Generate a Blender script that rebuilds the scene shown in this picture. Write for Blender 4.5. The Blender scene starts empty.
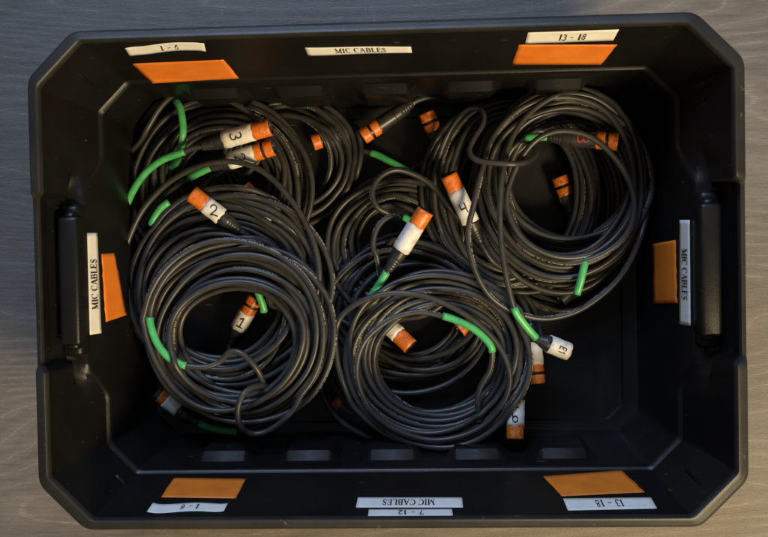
import bpy, bmesh, math, random
import numpy as np
from mathutils import Vector, Matrix, Euler
from mathutils.bvhtree import BVHTree

random.seed(7)
rng = np.random.default_rng(11)
scene = bpy.context.scene
C = scene.collection

# ------------------------------------------------------------------ camera
CAM = np.array([.0406, .0277, .8475])
cd = bpy.data.cameras.new("camera")
cam = bpy.data.objects.new("camera", cd)
C.objects.link(cam)
cam.location = CAM
cam.rotation_euler = (-.0242, .046, -.0193)
cd.sensor_width = 36.0
cd.lens = 36.0 * 895 / 768
cd.clip_start, cd.clip_end = .01, 50
scene.camera = cam
CR = np.array(Euler((-.0242, .046, -.0193), 'XYZ').to_matrix())

# ------------------------------------------------------------------ world, lamps, exposure
w = bpy.data.worlds.new("World")
scene.world = w
w.use_nodes = True
bg = w.node_tree.nodes["Background"]
bg.inputs[0].default_value = (1, .93, .84, 1)
bg.inputs[1].default_value = .11


def area(name, loc, target, size, sizey, power, col):
    ld = bpy.data.lights.new(name, 'AREA')
    ld.shape = 'RECTANGLE'
    ld.size, ld.size_y, ld.energy, ld.color = size, sizey, power, col
    o = bpy.data.objects.new(name, ld)
    C.objects.link(o)
    o.location = loc
    o.rotation_euler = (Vector(target) - Vector(loc)).to_track_quat('-Z', 'Y').to_euler()
    return o


area("warm_room_lamp", (1.15, -1.3, 1.45), (0, 0, -.15), .6, .6, 78, (1.0, .78, .44))
area("cool_window_light", (-.35, 2.1, 1.7), (0, 0, -.15), 1.2, .8, 62, (.49, .68, 1.0))
scene.view_settings.view_transform = 'Standard'
scene.view_settings.look = 'None'
scene.view_settings.exposure = 0
scene.view_settings.gamma = 1
scene.cycles.max_bounces = 6


# ------------------------------------------------------------------ helpers
def ray(px, py):
    v = CR @ np.array([(px - 384) / 895, -(py - 268.5) / 895, -1.])
    return v


def un(px, py, z):
    """point of the real scene at height z seen at photo position (px, py)"""
    v = ray(px, py)
    return CAM + v * ((z - CAM[2]) / v[2])


def tag(o, label=None, cat=None, group=None, kind=None):
    for k, val in (("label", label), ("category", cat), ("group", group), ("kind", kind)):
        if val:
            o[k] = val
    return o


def empty(name, loc):
    o = bpy.data.objects.new(name, None)
    o.empty_display_size = .02
    C.objects.link(o)
    o.location = loc
    return o


def mesh(name, verts, faces, mat, parent=None, smooth=True, uvs=None):
    me = bpy.data.meshes.new(name)
    me.from_pydata([tuple(map(float, v)) for v in verts], [], faces)
    mats = mat if isinstance(mat, (list, tuple)) else [mat]
    for m_ in mats:
        me.materials.append(m_)
    if uvs is not None:
        ul = me.uv_layers.new(name="UVMap")
        ul.data.foreach_set("uv", np.asarray(uvs, dtype=np.float32).ravel())
    if smooth:
        me.polygons.foreach_set("use_smooth", [True] * len(me.polygons))
    me.update()
    o = bpy.data.objects.new(name, me)
    C.objects.link(o)
    if parent:
        o.parent = parent
        # parents' own world positions are subtracted so that vertices stay in world coordinates
        loc = Vector((0, 0, 0))
        p = parent
        while p:
            loc += p.location
            p = p.parent
        o.location = -loc
    return o


def autosmooth(o, ang=35):
    me = o.data
    bm = bmesh.new()
    bm.from_mesh(me)
    bmesh.ops.recalc_face_normals(bm, faces=bm.faces)
    for e in bm.edges:
        if len(e.link_faces) == 2 and e.calc_face_angle(0) > math.radians(ang):
            e.smooth = False
    bm.to_mesh(me)
    bm.free()


# ------------------------------------------------------------------ materials
def mat(name, col, rough=.5, spec=.5, metal=0, coat=0):
    m = bpy.data.materials.new(name)
    m.use_nodes = True
    b = m.node_tree.nodes["Principled BSDF"]
    b.inputs["Base Color"].default_value = (*col, 1)
    b.inputs["Roughness"].default_value = rough
    b.inputs["Specular IOR Level"].default_value = spec
    b.inputs["Metallic"].default_value = metal
    b.inputs["Coat Weight"].default_value = coat
    return m


class NT:
    def __init__(self, m):
        self.t = m.node_tree
        self.b = self.t.nodes["Principled BSDF"]

    def n(self, kind, **kw):
        nd = self.t.nodes.new(kind)
        ins = kw.pop("ins", {})
        for k, v in kw.items():
            setattr(nd, k, v)
        for k, v in ins.items():
            self.put(nd, k, v)
        return nd

    def put(self, nd, k, v):
        if hasattr(v, "is_output"):
            self.t.links.new(v, nd.inputs[k])
        else:
            nd.inputs[k].default_value = v

    def set(self, k, v):
        self.put(self.b, k, v)

    def noise(self, vec, scale, detail=4, rough=.5, dist=0):
        return self.n("ShaderNodeTexNoise", ins={"Vector": vec, "Scale": scale, "Detail": detail,
                                                 "Roughness": rough, "Distortion": dist}).outputs["Fac"]

    def ramp(self, fac, stops):
        r = self.n("ShaderNodeValToRGB", ins={"Fac": fac})
        e = r.color_ramp.elements
        while len(e) < len(stops):
            e.new(.5)
        for q, (p, c) in zip(e, stops):
            q.position = p
            q.color = (*c, 1) if len(c) == 3 else c
        return r.outputs["Color"]

    def mix(self, fac, a, b):
        m_ = self.n("ShaderNodeMix", data_type='RGBA')
        self.put(m_, 0, fac)
        self.put(m_, 6, a)
        self.put(m_, 7, b)
        return m_.outputs[2]

    def math(self, op, a, b=0.0, c=None):
        m_ = self.n("ShaderNodeMath", operation=op)
        self.put(m_, 0, a)
        self.put(m_, 1, b)
        if c is not None:
            self.put(m_, 2, c)
        return m_.outputs[0]

    def bump(self, h, strength=.3, dist=.001):
        b = self.n("ShaderNodeBump", ins={"Height": h, "Strength": strength, "Distance": dist})
        self.set("Normal", b.outputs[0])

    def coords(self, scale=(1, 1, 1), rot=(0, 0, 0), kind="Object"):
        tc = self.n("ShaderNodeTexCoord")
        mp = self.n("ShaderNodeMapping", ins={"Vector": tc.outputs[kind], "Scale": scale, "Rotation": rot})
        return mp.outputs[0]


def g(v):
    return (v, v, v)


# black moulded plastic: fine pebble, dusty patches, hairline scuffs
M_tote = mat("black_plastic", (.012, .012, .013), .42, .5)
t = NT(M_tote)
co = t.coords()
dust = t.noise(co, 9, 6, .65)
base = t.ramp(dust, [(.35, (.0045, .0045, .005)), (.75, (.009, .0087, .0085))])
sc = t.coords((30, 210, 60), (0.2, .1, .6))
scr = t.ramp(t.noise(sc, 1.3, 2, .4), [(.725, g(0)), (.79, g(1))])
base = t.mix(t.math('MULTIPLY', scr, .22), base, (.16, .16, .155, 1))
spk = t.ramp(t.noise(co, 260, 1, .5), [(.80, g(0)), (.83, g(1))])
base = t.mix(t.math('MULTIPLY', spk, .25), base, (.25, .24, .22, 1))
t.set("Base Color", base)
t.set("Roughness", t.n("ShaderNodeMapRange", ins={"Value": t.noise(co, 22, 5, .6), "To Min": .30, "To Max": .46}).outputs[0])
t.bump(t.math('ADD', t.noise(co, 900, 2, .5), t.math('MULTIPLY', t.noise(co, 25, 3, .5), 3.0)), .35, .0004)
M_tote.node_tree.nodes["Principled BSDF"].inputs["Specular IOR Level"].default_value = .30

M_rim = mat("worn_black_plastic_rim", (.03, .03, .03), .48, .5)
t = NT(M_rim)
co = t.coords()
base = t.ramp(t.noise(co, 14, 6, .65), [(.35, (.012, .0115, .011)), (.75, (.028, .027, .024))])
scr = t.ramp(t.noise(t.coords((90, 60, 60), (0.2, .1, .5)), 1.3, 3, .5), [(.70, g(0)), (.76, g(1))])
t.set("Base Color", t.mix(t.math('MULTIPLY', scr, .3), base, (.2, .19, .17, 1)))
t.set("Roughness", t.n("ShaderNodeMapRange", ins={"Value": t.noise(co, 30, 5, .6), "To Min": .38, "To Max": .58}).outputs[0])
t.bump(t.noise(co, 600, 3, .5), .3, .0004)

# rubber cord with the maker's row of pale print
M_cord = mat("black_rubber", (.03, .029, .028), .4, .5)
t = NT(M_cord)
uv = t.n("ShaderNodeTexCoord").outputs["UV"]
sep = t.n("ShaderNodeSeparateXYZ", ins={0: uv})
u, v = sep.outputs[0], sep.outputs[1]
cvec = t.n("ShaderNodeCombineXYZ", ins={0: t.math('MULTIPLY', u, 1.0), 1: 0.0, 2: 0.0}).outputs[0]
cell = t.n("ShaderNodeTexWhiteNoise", noise_dimensions='1D', ins={"W": t.math('FLOOR', t.math('MULTIPLY', u, 1150.0), 0.0)}).outputs[0]
dash = t.math('GREATER_THAN', cell, .38)
word = t.math('GREATER_THAN', t.noise(cvec, 26, 0, .5), .47)
band = t.math('LESS_THAN', t.math('ABSOLUTE', t.math('SUBTRACT', v, .5)), .05)
pr = t.math('MULTIPLY', t.math('MULTIPLY', dash, word), band)
oc = t.coords()
cb = t.ramp(t.noise(oc, 60, 4, .6), [(.3, (.024, .0235, .023)), (.8, (.047, .045, .043))])
t.set("Base Color", t.mix(t.math('MULTIPLY', pr, .5), cb, (.5, .47, .42, 1)))
t.set("Roughness", t.n("ShaderNodeMapRange", ins={"Value": t.noise(oc, 90, 4, .6), "To Min": .33, "To Max": .5}).outputs[0])
t.bump(t.noise(oc, 500, 3, .6), .12, .0004)

M_green = mat("green_heat_shrink", (.035, .36, .09), .38, .5)
t = NT(M_green)
oc = t.coords()
t.set("Base Color", t.ramp(t.noise(oc, 70, 4, .6), [(.3, (.045, .32, .10)), (.75, (.10, .48, .16))]))
t.bump(t.noise(oc, 260, 3, .6), .3, .0006)
M_green_dark = mat("deep_green_heat_shrink", (.012, .15, .06), .4, .5)

M_tape = mat("orange_tape", (.80, .21, .012), .45, .4)
t = NT(M_tape)
oc = t.coords()
t.set("Base Color", t.ramp(t.noise(oc, 40, 5, .6), [(.3, (.67, .165, .016)), (.75, (.81, .228, .026))]))
t.bump(t.noise(oc, 120, 4, .6), .25, .0008)
M_tape_worn_shade = mat("worn_shaded_orange_tape", (.55, .13, .02), .35, .5)  # worn tape; its darker orange also paints shade on the buried right plug
t = NT(M_tape_worn_shade)
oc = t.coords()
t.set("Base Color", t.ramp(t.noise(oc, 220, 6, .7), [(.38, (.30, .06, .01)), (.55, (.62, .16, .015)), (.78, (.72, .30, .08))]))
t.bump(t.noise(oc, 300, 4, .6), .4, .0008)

M_band = mat("scuffed_orange_band", (.7, .17, .02), .4, .5)
t = NT(M_band)
oc = t.coords()
bc = t.ramp(t.noise(oc, 190, 6, .7), [(.30, (.42, .09, .010)), (.48, (.68, .155, .016)), (.75, (.84, .26, .035))])
fl = t.ramp(t.noise(oc, 420, 3, .6), [(.66, g(0)), (.70, g(1))])
t.set("Base Color", t.mix(t.math('MULTIPLY', fl, .6), bc, (.75, .62, .48, 1)))
t.bump(t.noise(oc, 240, 4, .6), .4, .0008)

M_paper = mat("white_label_paper", (.78, .76, .72), .6, .3)
t = NT(M_paper)
oc = t.coords()
t.set("Base Color", t.ramp(t.noise(oc, 60, 5, .6), [(.3, (.72, .70, .66)), (.7, (.82, .81, .78))]))
t.bump(t.noise(oc, 70, 4, .6), .25, .001)
M_wrap = mat("grubby_label_wrap", (.74, .72, .68), .5, .35)
t = NT(M_wrap)
oc = t.coords()
t.set("Base Color", t.ramp(t.noise(oc, 130, 6, .7), [(.28, (.42, .37, .30)), (.45, (.70, .67, .61)), (.7, (.80, .79, .77))]))
t.bump(t.noise(oc, 160, 4, .6), .5, .0012)
M_ink = mat("black_ink", (.02, .02, .022), .5, .3)
M_redink = mat("red_ink", (.42, .045, .035), .45, .4)
M_shell = mat("black_connector_shell", (.022, .022, .023), .38, .5)
t = NT(M_shell)
oc = t.coords()
t.set("Base Color", t.ramp(t.noise(oc, 150, 5, .6), [(.35, (.014, .014, .015)), (.75, (.042, .04, .038))]))
t.bump(t.noise(oc, 700, 2, .6), .2, .0004)
M_socket = mat("dark_socket", (.01, .01, .01), .5, .4)
M_pin = mat("nickel_pin", (.6, .55, .45), .3, .5, 1)

# table: grey-brown wood laminate, pale open grain
M_table = mat("wood_laminate", (.1, .09, .085), .5, .45)
t = NT(M_table)
co = t.coords()
hgt = t.noise(t.coords((.6, 5.4, 1)), 1.0, 1, .4)
jit = t.noise(t.coords((4, 70, 1)), 1.0, 3, .5)
rings = t.math('FRACT', t.math('ADD', t.math('MULTIPLY', hgt, 44.0), t.math('MULTIPLY', jit, .45)), 0.0)
tri = t.math('ABSOLUTE', t.math('SUBTRACT', t.math('MULTIPLY', rings, 2.0), 1.0), 0.0)
fine = t.noise(t.coords((22, 230, 1)), 1, 6, .7)
fib = t.noise(t.coords((70, 900, 1)), 1, 4, .65)
grit = t.noise(t.coords((350, 500, 1)), 1, 3, .7)
patch = t.noise(t.coords((5, 11, 1)), 1, 5, .6)
dark = t.ramp(t.math('ADD', t.math('MULTIPLY', fine, .45), t.math('MULTIPLY_ADD', patch, .3, t.math('MULTIPLY', tri, .10))),
              [(.28, (.095, .083, .072)), (.42, (.138, .121, .106)), (.60, (.190, .169, .148))])
line = t.ramp(tri, [(.90, g(0)), (.985, g(1))])
line = t.math('MULTIPLY', line, t.ramp(fib, [(.44, g(0)), (.56, g(1))]))
colr = t.mix(t.math('MULTIPLY', line, .22), dark, (.46, .43, .385, 1))
pore = t.ramp(fib, [(.60, g(0)), (.70, g(1))])
colr = t.mix(t.math('MULTIPLY', pore, .22), colr, (.44, .41, .37, 1))
gr = t.ramp(grit, [(.58, g(0)), (.72, g(1))])
colr = t.mix(t.math('MULTIPLY', gr, .38), colr, (.045, .038, .033, 1))
scf = t.ramp(t.noise(t.coords((160, 14, 1), (0, 0, .7)), 1.0, 3, .5), [(.70, g(0)), (.78, g(1))])
colr = t.mix(t.math('MULTIPLY', scf, .20), colr, (.40, .38, .35, 1))
t.set("Base Color", colr)
t.set("Roughness", t.n("ShaderNodeMapRange", ins={"Value": fine, "To Min": .42, "To Max": .65}).outputs[0])
t.bump(t.math('ADD', t.math('ADD', fine, grit), t.math('MULTIPLY', fib, .6)), .6, .0007)

# ------------------------------------------------------------------ table surface
ZT = -.254
tb = mesh("table_surface", [(-1.6, -1.2, ZT), (1.6, -1.2, ZT), (1.6, 1.2, ZT), (-1.6, 1.2, ZT),
                            (-1.6, -1.2, ZT - .04), (1.6, -1.2, ZT - .04), (1.6, 1.2, ZT - .04), (-1.6, 1.2, ZT - .04)],
          [(0, 1, 2, 3), (7, 6, 5, 4), (0, 4, 5, 1), (1, 5, 6, 2), (2, 6, 7, 3), (3, 7, 4, 0)], M_table, smooth=False)
tag(tb, kind="structure")

# ------------------------------------------------------------------ storage tote
tote = empty("storage_tote", (0, 0, ZT))
tag(tote, "large open black plastic storage tote full of coiled cables on the wooden table", "storage tote")

BUMPS = [-.1885, -.0933, -.0, .0933, .1885]
HB = .0345
XS = sorted(set([round(c + s * q, 5) for c in BUMPS for s in (-1, 1) for q in (HB, HB - .007, HB - .012, HB + .001)]
                + [-.262, -.245, .245, .262] + [round(c, 5) for c in BUMPS]))
YS = sorted(set([round(s * q, 4) for s in (-1, 1) for q in
                 (.0, .025, .05, .07, .078, .082, .0835, .085, .0865, .088, .094, .1, .106, .112, .118, .124, .13, .135, .15, .165)]))


def sstep(a, b, x):
    x = min(1, max(0, (x - a) / (b - a)))
    return x * x * (3 - 2 * x)


def loop_pts(W, H, c, r, z, hW=None, hz=None, sharp=True, bump=0.0):
    """one closed contour: long sides carry the moulded bumps, short sides the handle zone"""
    pts = []

    def corner(px, py, a0, a1):  # rounded polygon vertex between two edge directions
        n = 5
        d = (a1 - a0)
        tan = r * math.tan(d / 2)
        cx = px - tan * math.cos(a0) - r * math.sin(a0) * 1
        cy = py - tan * math.sin(a0) + r * math.cos(a0) * 1
        for i in range(n):
            a = a0 - math.pi / 2 + d * i / (n - 1)
            pts.append((cx + r * math.cos(a), cy + r * math.sin(a), z))
    q = math.pi / 4
    # start bottom side going +x, counter-clockwise
    for x in XS:
        b = 0
        for cc in BUMPS:
            b = max(b, min(1, max(0, (HB - abs(x - cc)) / .012)))
        pts.append((x, -H + bump * b, z))
    corner(W - c, -H, 0, q)
    corner(W, -H + c, q, 2 * q)
    for y in YS:
        k = 0
        if hW is not None:
            k = 1 - (sstep(.0825, .0875, abs(y)) if sharp else min(1, max(0, (abs(y) - .090) / .036)))
        pts.append((W + (hW - W) * k if k else W, y, z + (hz - z) * k if k else z))
    corner(W, H - c, 2 * q, 3 * q)
    corner(W - c, H, 3 * q, 4 * q)
    for x in reversed(XS):
        b = 0
        for cc in BUMPS:
            b = max(b, min(1, max(0, (HB - abs(x - cc)) / .012)))
        pts.append((x, H - bump * b, z))
    corner(-W + c, H, 4 * q, 5 * q)
    corner(-W, H - c, 5 * q, 6 * q)
    for y in reversed(YS):
        k = 0
        if hW is not None:
            k = 1 - (sstep(.0825, .0875, abs(y)) if sharp else min(1, max(0, (abs(y) - .090) / .036)))
        pts.append((-(W + (hW - W) * k) if k else -W, y, z + (hz - z) * k if k else z))
    corner(-W, -H + c, 6 * q, 7 * q)
    corner(-W + c, -H, 7 * q, 8 * q)
    return pts


def skin(loops, cap_first=False, cap_last=False):
    n = len(loops[0])
    V = [p for l in loops for p in l]
    F = []
    for k in range(len(loops) - 1):
        for i in range(n):
            j = (i + 1) % n
            F.append((k * n + i, k * n + j, (k + 1) * n + j, (k + 1) * n + i))
    if cap_first:
        F.append(tuple(range(n))[::-1])
    if cap_last:
        F.append(tuple((len(loops) - 1) * n + i for i in range(n)))
    return V, F


RW, RH = .342, .2431
# outer wall up to under the lip, lip inner edge, then down the inside
shell_loops = [
    loop_pts(.300, .198, .035, .02, -.2535),
    loop_pts(.306, .203, .036, .02, -.248),
    loop_pts(.318, .220, .040, .02, -.120),
    loop_pts(.3285, .231, .043, .02, -.046, .3335, -.052),
    loop_pts(.3305, .2325, .043, .02, -.036, .3365, -.044),
    loop_pts(.3300, .2325, .043, .012, -.0075, .3405, -.022),
    loop_pts(.3285, .2310, .042, .008, -.0075, .3385, -.022),
    loop_pts(.3270, .2295, .0415, .007, -.020, .3380, -.036),
    loop_pts(.3200, .2235, .039, .006, -.045, .3375, -.055),
    loop_pts(.3172, .2206, .037, .010, -.057, .3275, -.0625, False),
    loop_pts(.3145, .2182, .036, .010, -.068, .3215, -.0635, False),
    loop_pts(.3128, .2168, .035, .010, -.075, .3155, -.0637, False),
    loop_pts(.3066, .2112, .0320, .009, -.0985, .3122, -.0645, False),
    loop_pts(.3053, .2100, .0315, .009, -.0998, .3110, -.0660, False),
    loop_pts(.3034, .2083, .0310, .009, -.1008, .3100, -.0690, False),
    loop_pts(.3021, .2072, .0305, .009, -.1026, .3092, -.0740, False),
    loop_pts(.3015, .2067, .030, .009, -.1055, .3070, -.0860, False),
    loop_pts(.3006, .2062, .030, .009, -.1320),
    loop_pts(.3002, .2060, .030, .009, -.1405, bump=.0095),
    loop_pts(.3001, .2058, .030, .009, -.1465, bump=.0110),
    loop_pts(.2996, .2045, .029, .009, -.175, bump=.0095),
    loop_pts(.2990, .2025, .028, .010, -.205, bump=.007),
    loop_pts(.2975, .2010, .027, .012, -.222, bump=.004),
    loop_pts(.2955, .1990, .027, .012, -.230),
    loop_pts(.2920, .1955, .026, .012, -.2350),
    loop_pts(.2870, .1910, .025, .012, -.2362),
    loop_pts(.2772, .1862, .018, .010, -.2366),
    loop_pts(.2755, .1848, .018, .010, -.2368),
    loop_pts(.2735, .1830, .018, .010, -.2395),
    loop_pts(.2700, .1800, .018, .010, -.2400),
]
V, F = skin(shell_loops, True, True)
shell = mesh("shell", V, F, M_tote, tote)
autosmooth(shell, 28)

lip_loops = [
    loop_pts(.3330, .2348, .044, .020, -.044, .3385, -.050),
    loop_pts(.3385, .2400, .0445, .022, -.046, .3435, -.052),
    loop_pts(.3410, .2422, .0450, .022, -.040, .3455, -.048),
    loop_pts(RW, RH, .0452, .022, -.017, .3463, -.030),
    loop_pts(.3418, .2429, .0451, .021, -.0100, .3461, -.0240),
    loop_pts(.3412, .2423, .0449, .021, -.0065, .3457, -.0215),
    loop_pts(.3400, .2412, .0447, .020, -.0045, .3450, -.0197),
    loop_pts(.3376, .2390, .0440, .018, -.0033, .3438, -.0187),
    loop_pts(.3345, .2360, .0434, .014, -.0019, .3421, -.0175),
    loop_pts(.3320, .2338, .0427, .011, -.0006, .3407, -.0165),
    loop_pts(.3307, .2326, .0424, .009, -.0005, .3399, -.0162),
    loop_pts(.3297, .2317, .0422, .008, -.0014, .3393, -.0170),
    loop_pts(.3289, .2310, .0420, .007, -.0036, .3388, -.0190),
    loop_pts(.3285, .2306, .0418, .007, -.0075, .3386, -.0218),
]
V, F = skin(lip_loops)
n = len(lip_loops[0])
k = len(lip_loops) - 1
F += [(k * n + i, k * n + (i + 1) % n, (i + 1) % n, i) for i in range(n)]
rim = mesh("rim", V, F, M_rim, tote)
autosmooth(rim, 40)


def rounded_box(name, x0, x1, y0, y1, z0, z1, r, m, parent, seg=3, taper=0.0):
    bm = bmesh.new()
    bmesh.ops.create_cube(bm, size=1)
    for v_ in bm.verts:
        f_ = taper if v_.co.z > 0 else 0
        xm = (x0 + x1) / 2
        v_.co = (xm + (x1 - x0 - 2 * f_) * v_.co.x, (y0 + y1) / 2 + (y1 - y0 - 2 * f_) * v_.co.y,
                 (z0 + z1) / 2 + (z1 - z0) * v_.co.z)
    bmesh.ops.bevel(bm, geom=list(bm.edges), offset=r, segments=seg, profile=.5, affect='EDGES', clamp_overlap=True)
    me = bpy.data.meshes.new(name)
    bm.to_mesh(me)
    bm.free()
    me.materials.append(m)
    me.polygons.foreach_set("use_smooth", [True] * len(me.polygons))
    o = bpy.data.objects.new(name, me)
    C.objects.link(o)
    if parent:
        o.parent = parent
        loc = Vector((0, 0, 0))
        p = parent
        while p:
            loc += p.location
            p = p.parent
        o.location = -loc
    return o


def join_meshes(name, objs, parent):
    """merge several freshly made pieces of one part into one mesh"""
    bm = bmesh.new()
    for o in objs:
        bm.from_mesh(o.data)
    me = bpy.data.meshes.new(name)
    bm.to_mesh(me)
    bm.free()
    for m_ in objs[0].data.materials:
        me.materials.append(m_)
    res = bpy.data.objects.new(name, me)
    C.objects.link(res)
    res.parent = parent
    res.location = objs[0].location
    for o in objs:
        bpy.data.objects.remove(o)
    return res


for s in (-1, 1):
    a, b = sorted((s * .3085, s * .3300))
    lugs = [rounded_box("b", a, b, -.0655, .0655, -.068, -.038, .0045, M_tote, tote, 3, .0)]
    a2, b2 = sorted((s * .3098, s * .3345))
    lugs.append(rounded_box("l", a2, b2, -.0800, .0800, -.072, -.0505, .0060, M_tote, tote, 3, .002))
    a2, b2 = sorted((s * .3110, s * .3275))
    lugs.append(rounded_box("m", a2, b2, -.0725, .0725, -.069, -.0430, .0050, M_tote, tote, 3, .002))
    join_meshes("handle_grip", lugs, tote)


# ------------------------------------------------------------------ stickers on the real walls of the tote
bvh = BVHTree.FromPolygons([tuple(p) for p in np.array([v_.co[:] for v_ in shell.data.vertices])],
                           [tuple(p.vertices) for p in shell.data.polygons])


def on_shell(px, py, lift):
    d = Vector(ray(px, py)).normalized()
    h, nrm, _, _ = bvh.ray_cast(Vector(CAM), d)
    if nrm.dot(d) > 0:
        nrm = -nrm
    return np.array(h + nrm * lift), np.array(nrm)


def bil(q, u, v):
    """q: top-left, top-right, bottom-right, bottom-left in photo px; u right, v down"""
    q = np.array(q, float)
    return (q[0] * (1 - u) + q[1] * u) * (1 - v) + (q[3] * (1 - u) + q[2] * u) * v


def sheet(name, quad, m, parent, lift=.0007, thick=.0003, nu=24, nv=5, wave_=0.0, curl=0.0, label=None, ragged=0.0):
    """a thin strip stuck to the wall; curl lifts its ends off the wall"""
    P, N = [], []
    rr = np.random.default_rng(int(abs(quad[0][0] * 7 + quad[0][1])))
    rag = rr.normal(0, ragged, (2, nv + 1)) if ragged else np.zeros((2, nv + 1))
    for j in range(nv + 1):
        for i in range(nu + 1):
            u_, v_ = i / nu, j / nv
            x, y = bil(quad, u_, v_)
            y += wave_ * math.sin(u_ * 2 * math.pi * 1.1 + .6)
            if i == 0:
                x += rag[0][j]
            if i == nu:
                x += rag[1][j]
            e = max(0, abs(u_ - .5) - .36) / .14
            p, nr = on_shell(x, y, lift + curl * e * e)
            P.append(p)
            N.append(nr)
    P = np.array(P)
    N = np.array(N)
    n_ = len(P)
    V = np.vstack([P, P - N * thick])
    F = []
    W_ = nu + 1
    for j in range(nv):
        for i in range(nu):
            a = j * W_ + i
            F.append((a, a + W_, a + W_ + 1, a + 1))
            F.append((n_ + a, n_ + a + 1, n_ + a + W_ + 1, n_ + a + W_))
    ring = [i for i in range(W_)] + [j * W_ + nu for j in range(1, nv + 1)] + \
           [nv * W_ + i for i in range(nu - 1, -1, -1)] + [j * W_ for j in range(nv - 1, 0, -1)]
    for a, b in zip(ring, ring[1:] + ring[:1]):
        F.append((a, b, n_ + b, n_ + a))
    o = mesh(name, V, F, m, parent)
    if label:
        o["label"] = label
    return o


# --- serif glyphs: strokes on a 0..1 high grid, (points, width)
TH, TN = .17, .06


def arc(cx, cy, rx, ry, a0, a1, n_=10):
    return [(cx + rx * math.cos(math.radians(a0 + (a1 - a0) * i / n_)),
             cy + ry * math.sin(math.radians(a0 + (a1 - a0) * i / n_))) for i in range(n_ + 1)]


def serif(x, y, w_=.32):
    return ([(x - w_ / 2, y), (x + w_ / 2, y)], TN)


GL = {
    'M': (1.05, [([(.18, 0), (.18, 1)], TN), ([(.18, 1), (.52, .05)], TH), ([(.52, .05), (.86, 1)], TN),
                 ([(.86, 1), (.86, 0)], TH), serif(.18, .03, .28), serif(.14, .97, .2), serif(.86, .03, .32), serif(.9, .97, .22)]),
    'I': (.45, [([(.22, 0), (.22, 1)], TH), serif(.22, .03), serif(.22, .97)]),
    'C': (.80, [(arc(.43, .5, .33, .48, 50, 150), TN), (arc(.43, .5, .33, .48, 130, 230), TH),
                (arc(.43, .5, .33, .48, 210, 315), TN), ([(.70, .98), (.70, .68)], TN)]),
    'A': (.85, [([(.12, 0), (.42, 1)], TN), ([(.42, 1), (.74, 0)], TH), ([(.22, .36), (.62, .36)], TN),
                serif(.12, .03, .24), serif(.74, .03, .28)]),
    'B': (.78, [([(.2, 0), (.2, 1)], TH), ([(.08, .97), (.42, .97)], TN), (arc(.42, .74, .2, .22, 90, -90, 8), .13),
                ([(.2, .51), (.42, .51)], TN), (arc(.42, .27, .25, .24, 90, -90, 8), .14), ([(.08, .03), (.42, .03)], TN)]),
    'L': (.72, [([(.2, 0), (.2, 1)], TH), serif(.2, .97), ([(.08, .03), (.64, .03)], TN), ([(.64, .03), (.66, .28)], TN)]),
    'E': (.76, [([(.2, 0), (.2, 1)], TH), ([(.08, .97), (.62, .97)], TN), ([(.2, .51), (.5, .51)], TN),
                ([(.08, .03), (.64, .03)], TN), ([(.62, .97), (.62, .76)], TN), ([(.66, .03), (.67, .26)], TN), ([(.5, .38), (.5, .64)], TN)]),
    'S': (.62, [(arc(.31, .74, .2, .23, 30, 190, 8), .08), ([(.12, .70), (.50, .32)], TH),
                (arc(.3, .25, .21, .23, 10, -150, 8), .08), ([(.5, .96), (.5, .72)], TN), ([(.1, .04), (.1, .28)], TN)]),
    '1': (.5, [([(.25, 0), (.25, 1)], TH), ([(.25, .97), (.1, .86)], TN), serif(.25, .03)]),
    '2': (.56, [(arc(.27, .72, .19, .26, 165, -30, 8), .10), ([(.44, .60), (.08, .06)], .09), ([(.06, .05), (.48, .05)], .12), ([(.48, .02), (.51, .2)], TN)]),
    '3': (.54, [(arc(.24, .75, .17, .23, 150, -90, 8), .10), (arc(.22, .27, .22, .26, 90, -150, 8), .11)]),
    '6': (.56, [(arc(.28, .31, .18, .29, 0, 360, 12), .10), ([(.11, .36), (.2, .72), (.44, .98)], .11)]),
    '7': (.54, [([(.07, .94), (.48, .94)], .13), ([(.47, .94), (.2, 0)], .11), ([(.07, .96), (.06, .76)], TN)]),
    '8': (.56, [(arc(.28, .74, .16, .23, 0, 360, 12), .10), (arc(.28, .27, .19, .25, 0, 360, 12), .10)]),
    '-': (.62, [([(.08, .40), (.52, .40)], .07)]),
    ' ': (.36, []),
}


def ribbons(strokes):
    """list of (points, width) -> quads as lists of 4 (x, y) plus stroke index"""
    out = []
    for si, (pts, wd) in enumerate(strokes):
        p = np.array(pts, float)
        if len(p) < 2:
            continue
        L = []
        for i in range(len(p)):
            a = p[max(0, i - 1)]
            b = p[min(len(p) - 1, i + 1)]
            d = b - a
            d /= (np.linalg.norm(d) + 1e-9)
            nn = np.array([-d[1], d[0]]) * wd / 2
            L.append((p[i] - nn, p[i] + nn))
        for i in range(len(p) - 1):
            out.append((si, [L[i][0], L[i + 1][0], L[i + 1][1], L[i][1]]))
    return out


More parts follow.
